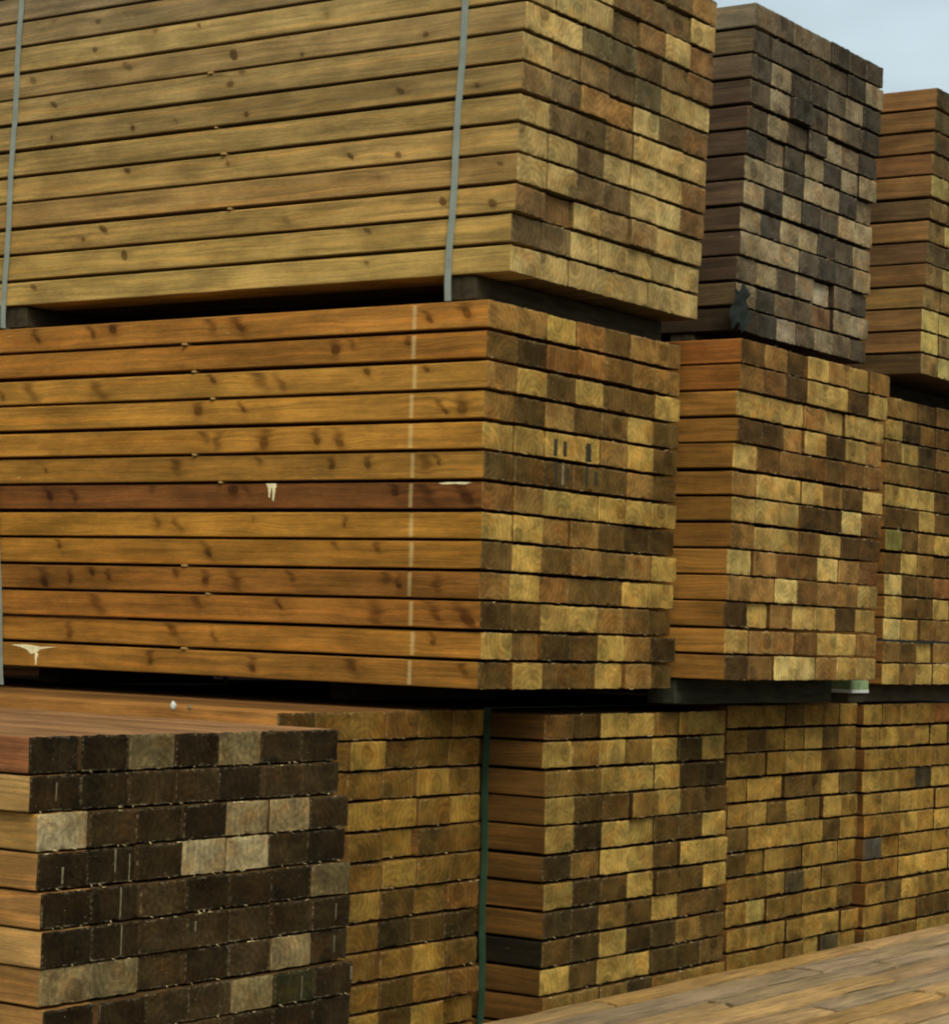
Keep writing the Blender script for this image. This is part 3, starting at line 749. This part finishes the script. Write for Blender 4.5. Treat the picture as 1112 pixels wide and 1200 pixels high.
rown = ['nearest the bottom packs', 'second from the bottom packs', 'third from the bottom packs', 'fourth from the bottom packs', 'fifth from the bottom packs', 'sixth from the packs', 'seventh from the packs', 'eighth from the packs', 'ninth from the packs', 'tenth from the packs', 'eleventh from the packs', 'twelfth from the packs']
for k, bw in enumerate(BW):
    y1 = yy; y0 = yy - bw + q.uniform(.014, .020); yy -= bw
    cuts = [4.9 - .0 * k] if k < 5 else [4.9]
    x = 4.93 + q.uniform(-.02, .02)
    joints = [5.95, 7.35, 10.6] if k % 2 == 0 else [6.6, 8.35, 10.6]
    joints = [j + q.uniform(-.25, .25) for j in joints]
    for ji, xe in enumerate(joints):
        x1 = xe - q.uniform(.006, .025)
        h = .045 + q.uniform(-.002, .002); nx, ny = 14, 3; V = []; Fc = []; UV = []; tone = []
        base = lin([(150, 118, 70), (138, 110, 68), (146, 112, 58), (134, 112, 78)][q.randrange(4)]); kk = q.uniform(.85, 1.08) * KG * .97
        tn = [base[0] * kk, base[1] * kk, base[2] * kk, 1]
        ex0 = [q.uniform(-.008, .008) for _ in range(ny + 1)]
        for i in range(nx + 1):
            for j in range(ny + 1):
                t = i / nx; xx = x + (x1 - x) * t + (ex0[j] if i in (0, nx) else 0)
                v = y0 + (y1 - y0) * j / ny + .002 * math.sin(i * 1.3 + k)
                zz = -.0012 * math.sin(i * .9 + k * 2) - (.0025 if j in (0, ny) else 0)
                V.append((xx - x, v - y0, h + zz))
        T = len(V)
        for (a, b_, c) in [(V[m_][0], V[m_][1], V[m_][2]) for m_ in range(T)]: V.append((a, b_, 0))
        def idx(i, j): return i * (ny + 1) + j
        def af(f, side=False):
            Fc.append(f); UV.append([(V[m_][0] + x, V[m_][1] + y0 + (V[m_][2] if side else 0)) for m_ in f]); tone.extend(tn)
        for i in range(nx):
            for j in range(ny):
                af((idx(i, j), idx(i + 1, j), idx(i + 1, j + 1), idx(i, j + 1)))
                af(tuple(T + m_ for m_ in (idx(i, j), idx(i, j + 1), idx(i + 1, j + 1), idx(i + 1, j))))
            af((idx(i, 0), T + idx(i, 0), T + idx(i + 1, 0), idx(i + 1, 0)), True)
            af((idx(i + 1, ny), T + idx(i + 1, ny), T + idx(i, ny), idx(i, ny)), True)
        for j in range(ny):
            af((idx(0, j + 1), T + idx(0, j + 1), T + idx(0, j), idx(0, j)), True)
            af((idx(nx, j), T + idx(nx, j), T + idx(nx, j + 1), idx(nx, j + 1)), True)
        o = mesh_obj('weathered_board', V, Fc, [BOARD], None, None, UV, dict(tone=('FLOAT_COLOR', 'FACE', tone), seed=('FLOAT', 'FACE', [q.random()] * len(Fc))))
        o.location = (x, y0, ZB - .045 + q.uniform(-.006, .0)); o.rotation_euler = (0, 0, 0)
        tag(o, 'weathered board on the low pile, row %s, %s' % (rown[k], ['left length', 'middle length', 'right length'][ji]), 'board', 'weathered boards of the low pile')
        x = xe
for k, xx in enumerate((5.2, 6.3, 7.4, 8.5, 9.6)):
    block('pile_support', xx, xx + .1, yy + .02, 3.46, .002, ZB - .050, M_BEARER, 'rough support under the low board pile, %s from the left' % ORD[k + 1], 'support', 'supports under the low board pile')

# ------------------------------------------------------------------ ground
gm, nt, gb = mat_new('gravel_yard'); n = NB(nt)
tc = nt.nodes.new('ShaderNodeTexCoord').outputs['Object']
a = n.noise(tc, 0.8, 5, .6); b2 = n.noise(tc, 45, 4, .7)
gc = n.mix(n.rmp(a, .35, .65), (.10, .085, .06), (.16, .14, .11))
vv = n.rmp(b2, .3, .7, .65, 1.25); gc = n.mix(1, gc, n.comb(vv, vv, vv), 'MULTIPLY')
nt.links.new(gc, gb.inputs['Base Color']); gb.inputs['Roughness'].default_value = .95
nt.links.new(n.bump(b2, .8, .01), gb.inputs['Normal'])
V = []; Fc = []; ng = 24
for i in range(ng + 1):
    for j in range(ng + 1):
        def g_(t): t = t * 2 - 1; return math.copysign(abs(t) ** 3, t) * 1500
        V.append((g_(i / ng) + 5, g_(j / ng) + 4, 0))
for i in range(ng):
    for j in range(ng):
        a_ = i * (ng + 1) + j; Fc.append((a_, a_ + ng + 1, a_ + ng + 2, a_ + 1))
g = mesh_obj('ground', V, Fc, [gm]); g['kind'] = 'structure'

# ------------------------------------------------------------------ light
SUN_EL, SUN_AZ = math.radians(48), None
sd = Vector((-.50, -.62, .80)).normalized()              # direction towards the sun
wd = bpy.data.worlds.new('World'); bpy.context.scene.world = wd; wd.use_nodes = True
nt = wd.node_tree; bg = nt.nodes['Background']
sky = nt.nodes.new('ShaderNodeTexSky'); sky.sky_type = 'NISHITA'; sky.sun_disc = False
sky.sun_elevation = math.asin(sd.z); sky.sun_rotation = math.atan2(sd.x, sd.y)
sky.air_density = 1.0; sky.dust_density = 6.0; sky.ozone_density = 1.0; sky.altitude = 0
# thin overcast: the blue of the clear sky greyed by cloud
nb = NB(nt)
hsv = nt.nodes.new('ShaderNodeHueSaturation'); hsv.inputs['Saturation'].default_value = 0.42
nt.links.new(sky.outputs[0], hsv.inputs['Color'])
tc = nt.nodes.new('ShaderNodeTexCoord').outputs['Generated']
cl = nb.noise(nb.vmul(tc, (1, 1, 3)), 3.0, 4, .55)
cc = nb.rmp(cl, .35, .65, .84, 1.14)
nt.links.new(nb.mix(1, hsv.outputs[0], nb.comb(nb.math('MULTIPLY', cc, .90), nb.math('MULTIPLY', cc, .985), nb.math('MULTIPLY', cc, .94)), 'MULTIPLY'), bg.inputs[0])
bg.inputs[1].default_value = 0.15
sl = bpy.data.lights.new('sun', 'SUN'); sl.energy = 1.2; sl.angle = math.radians(25); sl.color = (1.0, .93, .79)
so = bpy.data.objects.new('sun', sl); C.objects.link(so)
so.rotation_euler = (-sd).to_track_quat('-Z', 'Y').to_euler(); so.location = (0, 0, 20)
vs = bpy.context.scene.view_settings
vs.view_transform = 'Standard'; vs.look = 'None'; vs.gamma = 1.0; vs.use_curve_mapping = False; vs.exposure = 0.65
bpy.context.scene.cycles.filter_width = 2.1
